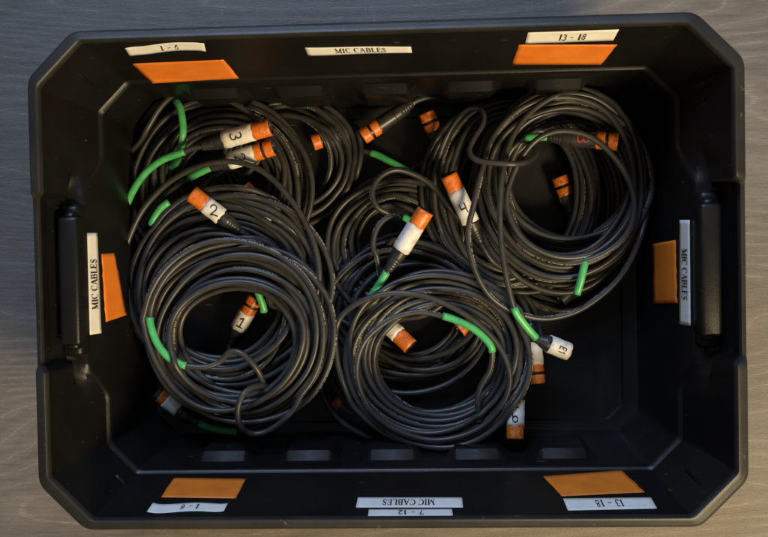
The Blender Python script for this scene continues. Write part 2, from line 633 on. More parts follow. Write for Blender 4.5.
def lettering(text, quad, parent, u0, u1, v0, v1, wave_=0.0, rot=0, lift=.0012, name="lettering"):
    """print text on the sticker given by quad; rot in quarter turns of the reading direction"""
    total = sum(GL[ch][0] for ch in text)
    V, F = [], []
    x = 0
    cnt = 0
    for ch in text:
        wd, st = GL[ch]
        for si, qd in ribbons(st):
            base_ = len(V)
            for (gx, gy) in qd:
                s_ = (x + gx) / total
                if rot == 0:
                    u_, v_ = u0 + (u1 - u0) * s_, v1 - (v1 - v0) * gy
                elif rot == 2:
                    u_, v_ = u1 - (u1 - u0) * s_, v0 + (v1 - v0) * gy
                elif rot == 1:   # reads upwards
                    u_, v_ = u1 - (u1 - u0) * gy, v1 - (v1 - v0) * s_
                else:            # reads downwards
                    u_, v_ = u0 + (u1 - u0) * gy, v0 + (v1 - v0) * s_
                px, py = bil(quad, u_, v_)
                py += wave_ * math.sin(u_ * 2 * math.pi * 1.1 + .6)
                p, _ = on_shell(px, py, lift + .00003 * (si + (cnt % 2) * 8))
                V.append(p)
            F.append((base_, base_ + 1, base_ + 2, base_ + 3))
        x += wd
        cnt += 1
    return mesh(name, V, F, M_ink, parent, smooth=False)


def strip(text, quad, label, u0, u1, v0=.22, v1=.78, rot=0, wave_=0, curl=0, **kw):
    nu, nv = (24, 5) if rot in (0, 2) else (5, 24)
    o = sheet("label_strip", quad, M_paper, tote, nu=nu, nv=nv, wave_=wave_, curl=curl, label=label, **kw)
    lettering(text, quad, o, u0, u1, v0, v1, wave_, rot)
    return o


def shell_rib(p, q):
    """short moulded rib standing a little proud of the sloping corner wall"""
    V, F = [], []
    n_, m_ = 12, 6
    a, b = np.array(p, float), np.array(q, float)
    d = (b - a) / np.linalg.norm(b - a)
    o = np.array([-d[1], d[0]])
    for i in range(n_ + 1):
        s_ = i / n_
        wd = 1.9 * math.sqrt(max(0, 1 - (2 * s_ - 1) ** 4)) + .05
        for j in range(m_ + 1):
            t_ = 2 * j / m_ - 1
            xy = a + (b - a) * s_ + o * wd * t_
            pp, _n = on_shell(xy[0], xy[1], -.0004 + .0022 * (1 - t_ * t_) * min(1, wd / 1.9))
            V.append(pp)
    for i in range(n_):
        for j in range(m_):
            k_ = i * (m_ + 1) + j
            F.append((k_, k_ + 1, k_ + m_ + 2, k_ + m_ + 1))
    o_ = mesh("corner_rib", V, F, M_tote, tote)
    return o_


for p, q in (((80, 75), (94, 86)), ((684, 468), (703, 486)), ((116, 474), (126, 484)), ((686, 84), (700, 71))):
    shell_rib(p, q)

strip("1 - 6", [(125, 46), (204, 41), (206, 49), (130, 54)], "rippled white paper strip printed 1 - 6 on the far left wall", .42, .66, wave_=.9, curl=.0012)
strip("MIC CABLES", [(305, 47), (411, 46), (412, 52), (308, 55)], "white paper strip printed MIC CABLES on the far wall", .27, .76, .12, .72, wave_=.3)
strip("13 - 18", [(528, 32), (619, 29), (613, 40), (525, 43)], "white paper strip printed 13 - 18 on the far right wall", .36, .67, .25, .78)
strip("MIC CABLES", [(85, 233), (97, 233), (101, 333), (89, 335)], "white paper strip printed MIC CABLES beside the left handle", .26, .78, .26, .76, rot=1)
strip("MIC CABLES", [(680, 220), (690, 220), (691, 326), (680, 324)], "white paper strip printed MIC CABLES beside the right handle", .26, .78, .27, .76, rot=3)
strip("1 - 6", [(153, 504), (228, 504), (224, 512), (147, 513)], "rippled white paper strip printed 1 - 6 on the near left wall", .40, .65, rot=2, wave_=.8, curl=.0012)
strip("MIC CABLES", [(358, 498), (462, 498), (463, 508), (356, 508)], "white paper strip printed MIC CABLES on the near wall", .24, .74, .24, .78, rot=2)
strip("7 - 12", [(369, 510), (452, 509.5), (453, 517), (368, 517)], "white paper strip printed 7 - 12 on the near wall", .35, .66, rot=2)
strip("13 - 18", [(563, 499), (651, 498), (657, 509), (568, 511)], "white paper strip printed 13 - 18 on the near right wall", .34, .66, rot=2)

for quad, lab, (nu, nv) in (
        ([(132, 63), (224, 59), (239, 78), (153, 83)], "bright orange tape strip on the far left wall", (20, 8)),
        ([(519, 44), (617, 44), (601, 64), (512, 64)], "bright orange tape strip on the far right wall", (20, 8)),
        ([(101, 254), (114, 253), (126, 315), (105, 322)], "bright orange tape strip beside the left handle", (8, 16)),
        ([(653, 244), (676, 240), (678, 303), (654, 303.5)], "orange tape strip beside the right handle", (8, 16)),
        ([(174, 478.5), (246, 479.5), (236, 499), (161, 498)], "dull orange tape strip on the near left wall", (20, 8)),
        ([(543, 477), (622, 471), (645, 493), (562, 497)], "dull orange tape strip on the near right wall", (20, 8))):
    sheet("orange_tape", quad, M_tape, tote, nu=nu, nv=nv, label=lab, ragged=.28, lift=.0009)

# ------------------------------------------------------------------ cables
CRAD = .0034
FLOOR = -.2395


def catmull(P, step):
    P = np.array(P, float)
    P = np.vstack([2 * P[0] - P[1], P, 2 * P[-1] - P[-2]])
    out = []
    for i in range(1, len(P) - 2):
        p0, p1, p2, p3 = P[i - 1], P[i], P[i + 1], P[i + 2]
        n_ = max(1, int(np.linalg.norm(p2 - p1) / step))
        for k_ in range(n_):
            s = k_ / n_
            out.append(.5 * ((2 * p1) + (-p0 + p2) * s + (2 * p0 - 5 * p1 + 4 * p2 - p3) * s * s + (-p0 + 3 * p1 - 3 * p2 + p3) * s ** 3))
    out.append(P[-2])
    return np.array(out)


def resample(P, step):
    d = np.r_[0, np.cumsum(np.linalg.norm(np.diff(P, axis=0), axis=1))]
    n_ = max(2, int(round(d[-1] / step)) + 1)
    s = np.linspace(0, d[-1], n_)
    return np.stack([np.interp(s, d, P[:, k_]) for k_ in range(3)], 1)


def coil_points(c, ro, ri, n_loops, a_start, a_end, z0, z1, slope=(0, 0), seed=0, cw=1, wob=4.0, ci=None):
    """turns of a hand-coiled cord: centre, outer and inner radii in photo px, heights in metres"""
    r_ = np.random.default_rng(seed)
    n_ = n_loops + 1
    fr = (np.arange(n_) + .5) / n_
    fr = r_.permutation(fr) * .75 + fr * .25
    ci = c if ci is None else ci
    off = r_.normal(0, wob * .62, (n_ + 2, 2))
    asp = r_.normal(0, .025, n_ + 2)
    ph = r_.uniform(0, 6.28, n_ + 2)
    am = r_.uniform(.0, .04, n_ + 2)
    ph3 = r_.uniform(0, 6.28, n_ + 2)
    off[::4] *= 1.9
    tot = 2 * math.pi * n_loops + ((a_end - a_start) * cw) % (2 * math.pi)
    N_ = int(tot / (2 * math.pi) * 44)
    out = []

    def lerp(A, s):
        i = min(int(s), len(A) - 2)
        f_ = s - i
        f_ = f_ * f_ * (3 - 2 * f_)
        return A[i] * (1 - f_) + A[i + 1] * f_
    frx = np.r_[fr, fr[-1], fr[-1]]
    zr = r_.uniform(-.35, .35, n_ + 3)
    for i in range(N_ + 1):
        a = tot * i / N_
        s = a / (2 * math.pi)
        ang = a_start + cw * a
        f_ = lerp(frx, s)
        rx = ri[0] + (ro[0] - ri[0]) * f_
        ry = ri[1] + (ro[1] - ri[1]) * f_
        k_ = 1 + lerp(am, s) * math.cos(2 * ang + lerp(ph, s)) + .014 * math.cos(3 * ang + lerp(ph3, s)) + .006 * math.cos(5.3 * a + ph[0])
        o = lerp(off, s)
        px = ci[0] + (c[0] - ci[0]) * f_ + o[0] + rx * k_ * (1 + lerp(asp, s)) * math.cos(ang)
        py = ci[1] + (c[1] - ci[1]) * f_ + o[1] + ry * k_ * (1 - lerp(asp, s)) * math.sin(ang)
        z = z0 + (z1 - z0) * min(1, max(0, (s / n_loops + lerp(zr, s) * .35)))
        z += slope[0] * (px - c[0]) / 100 + slope[1] * (py - c[1]) / 100
        out.append(un(px, py, z))
    return out


CABLES = []


def cable(label, conns, coil, leads, sleeves=(), extra=()):
    CABLES.append(dict(label=label, conns=conns, coil=coil, leads=leads, sleeves=sleeves, extra=extra))


# conn: tip (px,py,z), tail (px,py,z), style, glyph
# lead: (px,py,z) from the connector's tail towards the coil
# A: upper left
cable("black cable coil at far left with a white tag marked 3",
      [dict(tip=(271, 127, -.150), tail=(203, 146, -.156), style="label", glyph='3', wear_shade=1),
       dict(tip=(274, 147, -.166), tail=(212, 167, -.172), style="label_gap", glyph='2', wear_shade=1)],
      dict(c=(220, 185), ro=(100, 96), ri=(40, 38), n=24, z0=-.218, z1=-.184, seed=3, cw=1),
      [[(193, 148, -.157), (183, 152, -.158), (160, 161, -.160), (141, 178, -.165), (127.5, 203, -.176), (125, 225, -.190)],
       [(203, 171, -.174), (190, 178, -.178), (170, 192, -.184), (150, 214, -.190), (142, 240, -.2)]],
      [[(184, 151.5, -.158), (172, 155, -.159), (160, 161, -.160), (149, 169, -.1625), (141, 178, -.165), (134, 190, -.170), (127, 204, -.1765)],
       [(211, 167.5, -.1718), (203, 171, -.174), (196, 175, -.176), (189, 179, -.178)],
       [(176, 101, -.176), (180, 108, -.170), (182, 118, -.168), (183, 132, -.168), (181, 147, -.172), (176, 162, -.180), (171, 167, -.19)]],
      [(140, 140, -.182), (160, 108, -.176), (178, 93, -.172), (203, 92, -.168), (236, 104, -.164), (258, 124, -.170), (262, 150, -.186), (245, 175, -.196), (220, 172, -.196)])
# A2: behind A, upper middle
cable("thin black cable coil by the far wall, orange plug rings between its turns",
      [dict(tip=(312, 143, -.222), tail=(356, 128, -.228), style="bare_gap", glyph=None, wear_shade=0, ry=.6),
       dict(tip=(362, 137, -.205), tail=(411, 104, -.205), style="bare_gap", glyph=None, wear_shade=0)],
      dict(c=(287, 163), ro=(74, 68), ri=(44, 42), n=10, z0=-.228, z1=-.207, seed=5, cw=1),
      [[(358, 131, -.214), (361, 150, -.215), (356, 175, -.215)],
       [(416, 101, -.206), (430, 97, -.21), (450, 96, -.22), (470, 103, -.228), (465, 135, -.232), (420, 165, -.234), (370, 185, -.234), (330, 205, -.232)]],
      [])
# B: middle left
cable("middle left black cable coil, orange ended white tag marked 2 on top",
      [dict(tip=(191, 193, -.148), tail=(238, 229, -.160), style="label", glyph='2', up=(.12, 1), wear_shade=0),
       dict(tip=(243, 188, -.168), tail=(288, 228, -.176), style="label_gap", glyph=None, wear_shade=0)],
      dict(c=(222, 283), ro=(105, 103), ci=(222, 302), ri=(52, 60), n=22, z0=-.190, z1=-.158, seed=8, cw=1, slope=(0, -.004)),
      [[(244, 233, -.163), (256, 243, -.168), (268, 262, -.176)],
       [(296, 236, -.179), (304, 252, -.182), (304, 275, -.185)]],
      [[(169, 202, -.169), (162, 207, -.169), (156, 215, -.170), (151, 225, -.172)]],
      [(122, 262, -.170), (138, 218, -.166), (160, 190, -.162), (184, 173, -.156), (212, 163, -.151), (242, 163, -.149), (270, 177, -.151), (298, 210, -.153), (316, 250, -.156), (318, 290, -.160), (300, 318, -.170)])
# C: lower left, on top
cable("uppermost black cable coil at the near left, a dim tag marked 1 inside its ring",
      [dict(tip=(256, 296, -.205), tail=(231, 342, -.214), style="label_gap", glyph='1', wear_shade=2),
       dict(tip=(156, 392, -.205), tail=(196, 421, -.212), style="label_dark", glyph=None, wear_shade=0)],
      dict(c=(240, 337), ro=(95, 97), ci=(234, 337), ri=(54, 42), n=20, z0=-.165, z1=-.132, seed=21, cw=1, slope=(0, -.003)),
      [[(229, 350, -.213), (240, 366, -.202), (255, 384, -.18), (263, 386, -.155), (258, 371, -.140), (243, 354, -.136), (229, 352, -.138),
        (221, 361, -.142), (206, 367, -.139), (187, 366, -.137), (176, 362, -.136), (166, 355, -.134), (157, 343, -.132), (152, 330, -.133), (150, 317, -.1345), (155, 296, -.134), (170, 272, -.137), (195, 253, -.142), (228, 244, -.150), (262, 246, -.158)],
       [(203, 425, -.212), (215, 429, -.209), (228, 431, -.207), (240, 431, -.205), (262, 424, -.2), (276, 406, -.192), (270, 389, -.165), (258, 386, -.138),
        (245, 392, -.124), (238, 408, -.120), (240, 425, -.126), (251, 434, -.138), (270, 430, -.140), (291, 413, -.138)]],
      [[(150, 317, -.1355), (152, 330, -.134), (157, 343, -.133), (166, 355, -.134), (176, 362, -.136), (187, 366, -.138)],
       [(200, 423, -.212), (207, 427, -.211), (216, 429.5, -.209), (228, 431, -.207), (238, 431, -.206)],
       [(257, 290, -.181), (260, 298, -.183), (263, 306, -.186), (264, 312, -.188)]])
# D: centre, low
cable("black cable coil in the centre topped by a blank white tag",
      [dict(tip=(426, 210, -.148), tail=(389, 269, -.158), style="label", glyph=None, wear_shade=0),
       dict(tip=(480, 215, -.229), tail=(430, 184, -.229), style="bare", glyph=None, wear_shade=0)],
      dict(c=(397, 249), ro=(75, 77), ri=(38, 34), n=17, z0=-.228, z1=-.196, seed=31, cw=-1, wob=6, slope=(0, 0)),
      [[(385, 275, -.160), (379, 285, -.163), (372, 295, -.168), (364, 310, -.18), (352, 325, -.196), (342, 315, -.208)],
       [(422, 179, -.227), (412, 173, -.2255), (392, 162.5, -.224), (372, 153, -.2235), (352, 152, -.226), (340, 175, -.230), (335, 200, -.228)]],
      [[(387.5, 271, -.159), (382, 280, -.1615), (377, 288, -.165), (372, 295, -.168), (368, 303, -.174)],
       [(414, 174, -.2257), (404, 169, -.225), (392, 162.5, -.224), (380, 157, -.2237), (371, 152.6, -.2235)],
       [(403, 216, -.200), (410, 221, -.199), (416, 226, -.200)]],
      [(455, 215, -.186), (430, 184, -.182), (400, 170, -.174), (381, 176, -.168), (372, 192, -.165), (377, 207, -.166), (388, 213, -.172), (398, 219, -.180), (400, 217, -.176), (388, 217, -.170), (377, 228, -.166), (373, 246, -.166), (378, 262, -.170), (380, 300, -.196), (345, 270, -.214)])
# D2: its neighbour, seen through the near middle ring
cable("black cable coil seen through the near middle ring, white and orange tagged plug inside",
      [dict(tip=(411, 347, -.180), tail=(371, 309, -.192), style="label", glyph=None, wear_shade=0),
       dict(tip=(352, 372, -.228), tail=(362, 318, -.230), style="bare", glyph=None, wear_shade=0)],
      dict(c=(410, 311), ro=(84, 80), ri=(48, 34), n=17, z0=-.226, z1=-.192, seed=37, cw=-1, wob=7),
      [[(365, 302, -.195), (352, 300, -.203), (336, 312, -.21)],
       [(364, 308, -.230), (368, 290, -.228), (385, 265, -.226)]])
# K: lowest, under E
cable("black cable coil buried under the near middle ring, orange plug poking out right",
      [dict(tip=(537, 384, -.196), tail=(531, 325, -.204), style="label_gap", glyph=None, wear_shade=1),
       dict(tip=(333, 400, -.233), tail=(378, 430, -.233), style="one", glyph=None, wear_shade=2)],
      dict(c=(428, 346), ro=(112, 100), ri=(66, 60), n=13, z0=-.234, z1=-.205, seed=41, cw=1, wob=5),
      [[(529, 317, -.207), (522, 300, -.21), (505, 282, -.213)],
       [(380, 423, -.224), (395, 428, -.225), (415, 432, -.225)]],
      [],
      [(348, 250, -.205), (328, 290, -.205), (317, 340, -.205), (321, 388, -.207), (342, 422, -.209), (382, 441, -.210), (430, 448, -.211), (475, 438, -.213), (470, 420, -.224), (440, 425, -.226)])
# E: near middle, on top
cable("large near middle black cable coil, tag marked 6 sticking out beside it",
      [dict(tip=(515, 440, -.152), tail=(516, 378, -.172), style="label_b", glyph='6', up=(0, 1), wear_shade=0, worn=1),
       dict(tip=(459, 331, -.196), tail=(498, 298, -.206), style="bare_gap", glyph=None, wear_shade=1)],
      dict(c=(436, 359), ro=(97, 88), ci=(441, 364), ri=(62, 50), n=22, z0=-.192, z1=-.155, seed=57, cw=1, wob=4.5),
      [[(516, 370, -.176), (519, 350, -.184), (518, 330, -.185), (506, 306, -.18)],
       [(500, 299, -.2), (514, 310, -.2), (522, 335, -.198)]],
      [[(444, 317, -.151), (455, 320, -.150), (467, 325, -.1495), (478, 332, -.150), (487, 341, -.151), (492, 350, -.153)]],
      [(350, 400, -.160), (337, 360, -.160), (338, 322, -.158), (362, 301, -.149), (398, 293, -.146), (436, 300, -.146), (476, 322, -.148), (504, 355, -.152), (508, 392, -.154), (480, 428, -.156), (430, 440, -.158), (380, 420, -.155), (358, 382, -.150), (362, 346, -.148), (386, 322, -.147), (416, 312, -.147), (444, 316.5, -.150), (455, 320, -.150), (467, 325, -.1495), (478, 332, -.150), (487, 341, -.151), (492, 350, -.153), (490, 370, -.160), (480, 388, -.164), (478, 408, -.164), (487, 427, -.178), (512, 410, -.195), (521, 370, -.2)])
# G: under the big right coil, left part
cable("black cable coil half under the far right ring, tag marked 4",
      [dict(tip=(448, 174, -.158), tail=(480, 241, -.176), style="label", glyph='4', wear_shade=1),
       dict(tip=(426, 112, -.205), tail=(448, 166, -.214), style="bare_gap", glyph=None, wear_shade=2)],
      dict(c=(514, 193), ro=(90, 105), ri=(58, 70), n=18, z0=-.222, z1=-.190, seed=63, cw=1, wob=5),
      [[(484, 249, -.178), (493, 262, -.184), (512, 276, -.19)],
       [(452, 174, -.216), (455, 200, -.216), (462, 230, -.214)]],
      [],
      [(446, 242, -.194), (435, 205, -.188), (437, 165, -.182), (450, 130, -.174), (467, 110, -.164), (481, 110, -.154), (483, 123, -.145), (474, 138, -.137), (469, 151, -.132), (477, 160, -.127), (496, 163, -.125), (516, 164, -.127), (530, 160, -.145), (536, 150, -.170), (520, 140, -.195), (480, 150, -.206)])
# H: low, right
cable("lowest far right black cable coil, dark plug lying in its hollow",
      [dict(tip=(559, 176, -.222), tail=(578, 230, -.226), style="bare_gap", glyph=None, wear_shade=2),  # darker tape colour paints in the shade of the hollow, not wear
       dict(tip=(560, 300, -.226), tail=(600, 262, -.229), style="bare", glyph=None, wear_shade=2)],
      dict(c=(555, 208), ro=(88, 98), ri=(60, 66), n=10, z0=-.233, z1=-.214, seed=77, cw=-1, wob=7),
      [[(580, 236, -.226), (582, 248, -.225), (581, 262, -.22), (590, 280, -.214)],
       [(607, 255, -.229), (620, 235, -.229)]],
      [[(578, 226, -.2255), (579.5, 234, -.226)],
       [(586, 256, -.158), (584, 267, -.156), (581, 280, -.157), (577, 294, -.162)],
       [(512, 251, -.199), (518, 256, -.198), (524, 259, -.199)]])
# F: far right, on top
cable("uppermost far right black cable coil with a red 3 on its plug",
      [dict(tip=(569, 352, -.176), tail=(537, 339, -.166), style="cap", glyph='E', wear_shade=0),
       dict(tip=(618, 142, -.158), tail=(549, 137, -.170), style="dark_gap", glyph='3', red=1, wear_shade=1)],
      dict(c=(561, 192), ro=(91, 113), ri=(60, 52), ci=(571, 172), n=23, z0=-.200, z1=-.156, seed=91, cw=1, wob=6, slope=(0, 0)),
      [[(530, 331, -.160), (521, 320, -.154), (514, 308, -.149), (506, 275, -.143), (501, 240, -.141), (500, 205, -.138),
        (503, 170, -.138), (512, 138, -.142), (531, 112, -.147), (560, 95, -.152), (594, 98, -.159), (622, 120, -.168), (638, 155, -.178)],
       [(541, 137, -.172), (530, 137, -.176), (519, 142, -.181), (508, 155, -.186), (503, 175, -.188)]],
      [[(548, 137, -.1705), (540, 137, -.172), (532, 137, -.1755), (526, 138, -.178)],
       [(537, 339, -.166), (530, 331, -.160), (521, 320, -.154), (515, 309, -.1495)]],
      [(647, 215, -.164), (625, 270, -.170), (588, 305, -.176),
       (552, 318, -.176), (520, 314, -.168), (492, 298, -.155), (475, 270, -.146), (468, 235, -.141), (475, 200, -.138), (482, 170, -.138),
       (493, 137, -.145), (522, 108, -.150), (566, 97, -.152), (607, 113, -.155), (632, 160, -.158), (630, 214, -.160), (600, 250, -.158), (560, 257, -.155),
       (524, 240, -.150), (507, 206, -.147), (514, 172, -.146), (534, 142, -.142), (560, 131, -.139), (592, 138, -.140), (620, 165, -.144), (634, 200, -.148),
       (627, 233, -.150), (598, 256, -.154), (560, 262, -.160), (523, 246, -.168), (505, 212, -.180)])

# build centre lines
cords = []
for ci, cb_ in enumerate(CABLES):
    q = cb_["coil"]
    L1 = cb_["leads"][0]
    L2 = cb_["leads"][1]
    a1 = math.atan2(L1[-1][1] - q["c"][1], L1[-1][0] - q["c"][0]) + .25 * q["cw"]
    ex = list(cb_["extra"])
    e0 = ex[0] if ex else L2[-1]
    a2 = math.atan2(e0[1] - q["c"][1], e0[0] - q["c"][0]) - .25 * q["cw"]
    mid = coil_points(q["c"], q["ro"], q["ri"], q["n"], a1, a2, q["z0"], q["z1"], q.get("slope", (0, 0)), q["seed"], q["cw"], q.get("wob", 4), q.get("ci"))
    p1 = [un(*cb_["conns"][0]["tail"])] + [un(*p) for p in L1]
    p2 = [un(*p) for p in reversed(L2)] + [un(*cb_["conns"][1]["tail"])]
    P1 = resample(catmull(p1, .002), .0065)
    P2 = resample(catmull(p2, .002), .0065)
    exw = [un(*p) for p in ex]
    full = resample(catmull(np.vstack([p1, mid] + ([exw] if exw else []) + [p2]), .002), .0065)
    n1 = max(2, int(np.argmin(np.linalg.norm(full[:200] - p1[-1], axis=1))))
    n2 = max(2, int(np.argmin(np.linalg.norm(full[::-1][:200] - p2[0], axis=1))))
    wgt = np.ones(len(full))
    if exw:
        ne = int(sum(np.linalg.norm(np.diff(np.array(exw + [p2[0]]), axis=0), axis=1)) / .0065)
        wgt[len(full) - n2 - ne:] = .12
    wgt[:n1] = 0
    wgt[len(full) - n2:] = 0
    cords.append([full, wgt])

# --- extra strands drawn over the coils are ordinary turns pulled out of the bundle


# obstacles: connectors and sleeves push turns away
obs, obr = [], []
for cb_ in CABLES:
    for c_ in cb_["conns"]:
        a, b = un(*c_["tip"]), un(*c_["tail"])
        for s in np.linspace(0, 1, 12):
            obs.append(a * (1 - s) + b * s)
            obr.append(.0102 if s < .75 else .0075)
    for sl in cb_["sleeves"]:
        for p in resample(catmull([un(*p) for p in sl], .002), .005):
            obs.append(p)
            obr.append(.0046)
X = np.vstack([c_[0] for c_ in cords] + [np.array(obs)])
nc = sum(len(c_[0]) for c_ in cords)
W = np.r_[np.concatenate([c_[1] for c_ in cords]), np.zeros(len(obs))]
R = np.r_[np.full(nc, CRAD * 1.0), np.array(obr)]
sid = np.concatenate([np.full(len(c_[0]), i) for i, c_ in enumerate(cords)] + [np.full(len(obs), -1)])
idx = np.arange(len(X))
X0 = X.copy()


def pairs(X, cell=.0138):
    K = np.floor(X / cell).astype(np.int64) + 200
    key = (K[:, 0] * 1000 + K[:, 1]) * 1000 + K[:, 2]
    order = np.argsort(key, kind='stable')
    sk = key[order]
    I, J = [], []
    offs = [(a, b, c_) for a in (-1, 0, 1) for b in (-1, 0, 1) for c_ in (-1, 0, 1) if (a, b, c_) >= (0, 0, 0)]
    for a, b, c_ in offs:
        tk = key + (a * 1000 + b) * 1000 + c_
        lo = np.searchsorted(sk, tk, 'left')
        hi = np.searchsorted(sk, tk, 'right')
        cnt = hi - lo
        ii = np.repeat(idx, cnt)
        st = np.repeat(lo - np.r_[0, np.cumsum(cnt)[:-1]], cnt)
        jj = order[st + np.arange(len(ii))]
        if (a, b, c_) == (0, 0, 0):
            k_ = jj > ii
            ii, jj = ii[k_], jj[k_]
        I.append(ii)
        J.append(jj)
    I = np.concatenate(I)
    J = np.concatenate(J)
    near = (sid[I] == sid[J]) & (np.abs(I - J) < 4)
    keep = ~near & ((W[I] + W[J]) > 0) & ((sid[I] >= 0) | (sid[J] >= 0))
    I, J = I[keep], J[keep]
    d = np.linalg.norm(X[I] - X[J], axis=1)
    k_ = d < (R[I] + R[J] + .003)
    return I[k_], J[k_]


bounds = np.r_[0, np.cumsum([len(c_[0]) for c_ in cords])]
for it in range(90):
    if it % 3 == 0:
        I, J = pairs(X)
    D = X[I] - X[J]
    d = np.linalg.norm(D, axis=1) + 1e-9
    ov = (R[I] + R[J]) - d
    k_ = ov > 0
    Ik, Jk, Dk, dk, ovk = I[k_], J[k_], D[k_], d[k_], ov[k_]
    wI, wJ = W[Ik], W[Jk]
    s = (.5 * ovk / dk / (wI + wJ))[:, None] * Dk
    acc = np.zeros_like(X)
    for k3 in range(3):
        acc[:, k3] += np.bincount(Ik, s[:, k3] * wI, len(X))
        acc[:, k3] -= np.bincount(Jk, s[:, k3] * wJ, len(X))
    mag = np.linalg.norm(acc, axis=1, keepdims=True)
    acc *= np.minimum(1, .003 / (mag + 1e-9))
    X += acc
    X[:nc, 2] -= .00012 * W[:nc]
    disp = X - X0
    sm = disp.copy()
    if it < 84:
        for rep in range(3):
            for a, b in zip(bounds[:-1], bounds[1:]):
                sm[a + 1:b - 1] = .5 * sm[a + 1:b - 1] + .25 * (sm[a:b - 2] + sm[a + 2:b])
    X = X0 + sm * W[:, None]
    X[:nc, 2] = np.maximum(X[:nc, 2], FLOOR + CRAD)


def frames(P):
    T = np.gradient(P, axis=0)
    T /= np.linalg.norm(T, axis=1, keepdims=True) + 1e-12
    Z = np.array([0, 0, 1.])
    Nn = Z - T * (T @ Z)[:, None]
    l = np.linalg.norm(Nn, axis=1, keepdims=True)
    Nn = np.where(l > .05, Nn / (l + 1e-9), np.array([1., 0, 0]))
    for i in range(1, len(Nn)):
        v_ = Nn[i] * .6 + Nn[i - 1] * .4
        v_ -= T[i] * (v_ @ T[i])
        Nn[i] = v_ / (np.linalg.norm(v_) + 1e-9)
    B = np.cross(T, Nn)
    return T, Nn, B


def tube(name, P, rad, m, parent, sides=10, caps=True, twist=0.0, rfun=None):
    T, Nn, B = frames(P)
    d = np.r_[0, np.cumsum(np.linalg.norm(np.diff(P, axis=0), axis=1))]
    n_ = len(P)
    V = np.zeros((n_, sides, 3))
    for k_ in range(sides):
        a = 2 * math.pi * k_ / sides
        rr = rad if rfun is None else rfun(d / d[-1])[:, None]
        V[:, k_] = P + rr * (Nn * math.cos(a) + B * math.sin(a))
    F, UV = [], []
    for i in range(n_ - 1):
        tw0, tw1 = twist * math.sin(d[i] * 3.1 + rad * 1e4), twist * math.sin(d[i + 1] * 3.1 + rad * 1e4)
        for k_ in range(sides):
            l_ = (k_ + 1) % sides
            F.append((i * sides + k_, (i + 1) * sides + k_, (i + 1) * sides + l_, i * sides + l_))
            v0 = (k_ / sides)
            v1 = ((k_ + 1) / sides)
            UV += [(d[i], v0 + tw0), (d[i + 1], v0 + tw1), (d[i + 1], v1 + tw1), (d[i], v1 + tw0)]
    if caps:
        F.append(tuple(range(sides)))
        F.append(tuple((n_ - 1) * sides + k_ for k_ in range(sides))[::-1])
        UV += [(0, 0)] * (2 * sides)
    return mesh(name, V.reshape(-1, 3), F, m, parent, uvs=UV)


def lathe(name, a, ax, nrm, prof, m, parent, sides=24, cap0=False, cap1=False, slots=None):
    """prof: list of (distance along ax from a, radius)"""
    bx = np.cross(nrm, ax)
    V, F = [], []
    for (u_, r_) in prof:
        for k_ in range(sides):
            th = 2 * math.pi * k_ / sides
            V.append(a + ax * u_ + (nrm * math.cos(th) + bx * math.sin(th)) * r_)
    for i in range(len(prof) - 1):
        for k_ in range(sides):
            l_ = (k_ + 1) % sides
            F.append((i * sides + k_, i * sides + l_, (i + 1) * sides + l_, (i + 1) * sides + k_))
    if cap0:
        F.append(tuple(range(sides))[::-1])
    if cap1:
        F.append(tuple((len(prof) - 1) * sides + k_ for k_ in range(sides)))
    o = mesh(name, V, F, m, parent)
    autosmooth(o, 32)
    return o


HAND = {
    '1': [([(.15, .75), (.5, 1.0), (.5, .04)], .13), ([(.12, .02), (.85, .02)], .12)],
    '2': [([(.05, .72)] + arc(.42, .72, .33, .28, 170, -40, 9) + [(.08, .06)], .11), ([(.08, .06), (.5, .12), (.98, .0)], .11)],
    '3': [(arc(.36, .74, .32, .25, 140, -85, 9), .12), (arc(.34, .25, .38, .26, 88, -150, 9), .12)],
    '4': [([(.1, .98), (.06, .45), (.7, .45)], .13), ([(.66, .98), (.64, .0)], .13)],
    '6': [([(.14, .98), (.16, .2)], .13), (arc(.42, .26, .28, .26, 0, 360, 12), .13), ([(.0, 1.28), (.85, 1.28)], .1)],
    'c': [(arc(.4, .35, .32, .3, 60, 300, 9), .12)],
    'E': [([(.1, 0), (.1, 1)], .12), ([(.1, .98), (.6, .98)], .11), ([(.1, .52), (.5, .52)], .11), ([(.1, .03), (.6, .03)], .11),
          ([(1.0, 0), (1.0, 1.0), (.82, .8)], .12)],
}


def handwriting(glyph, a, ax, nrm, r_, uc, parent, size, updir, m):
    """marker strokes wrapped round the barrel; updir is the 'up' of the digit in (along, across) axes"""
    bx = np.cross(nrm, ax)
    up = np.array(updir, float)
    up /= np.linalg.norm(up)
    rt = np.array([up[1], -up[0]])
    V, F = [], []
    st = []
    for pts, wd in HAND[glyph]:
        p = np.array(pts)
        dd = [p[0]]
        for i in range(len(p) - 1):
            for s in (.25, .5, .75, 1.0):
                dd.append(p[i] * (1 - s) + p[i + 1] * s)
        st.append((dd, wd))
    for si, qd in ribbons(st):
        b0 = len(V)
        for (gx, gy) in qd:
            q_ = rt * (gx - .45) * size * .8 + up * (gy - .5) * size
            th = q_[1] / r_
            V.append(a + ax * (uc + q_[0]) + (nrm * math.cos(th) + bx * math.sin(th)) * (r_ + .00045 + si * .00005))
        F.append((b0, b0 + 1, b0 + 2, b0 + 3))
    return mesh("handwriting", V, F, m, parent, smooth=False)


def rough_edge(o, amp, seed):
    r_ = np.random.default_rng(seed)
    return o


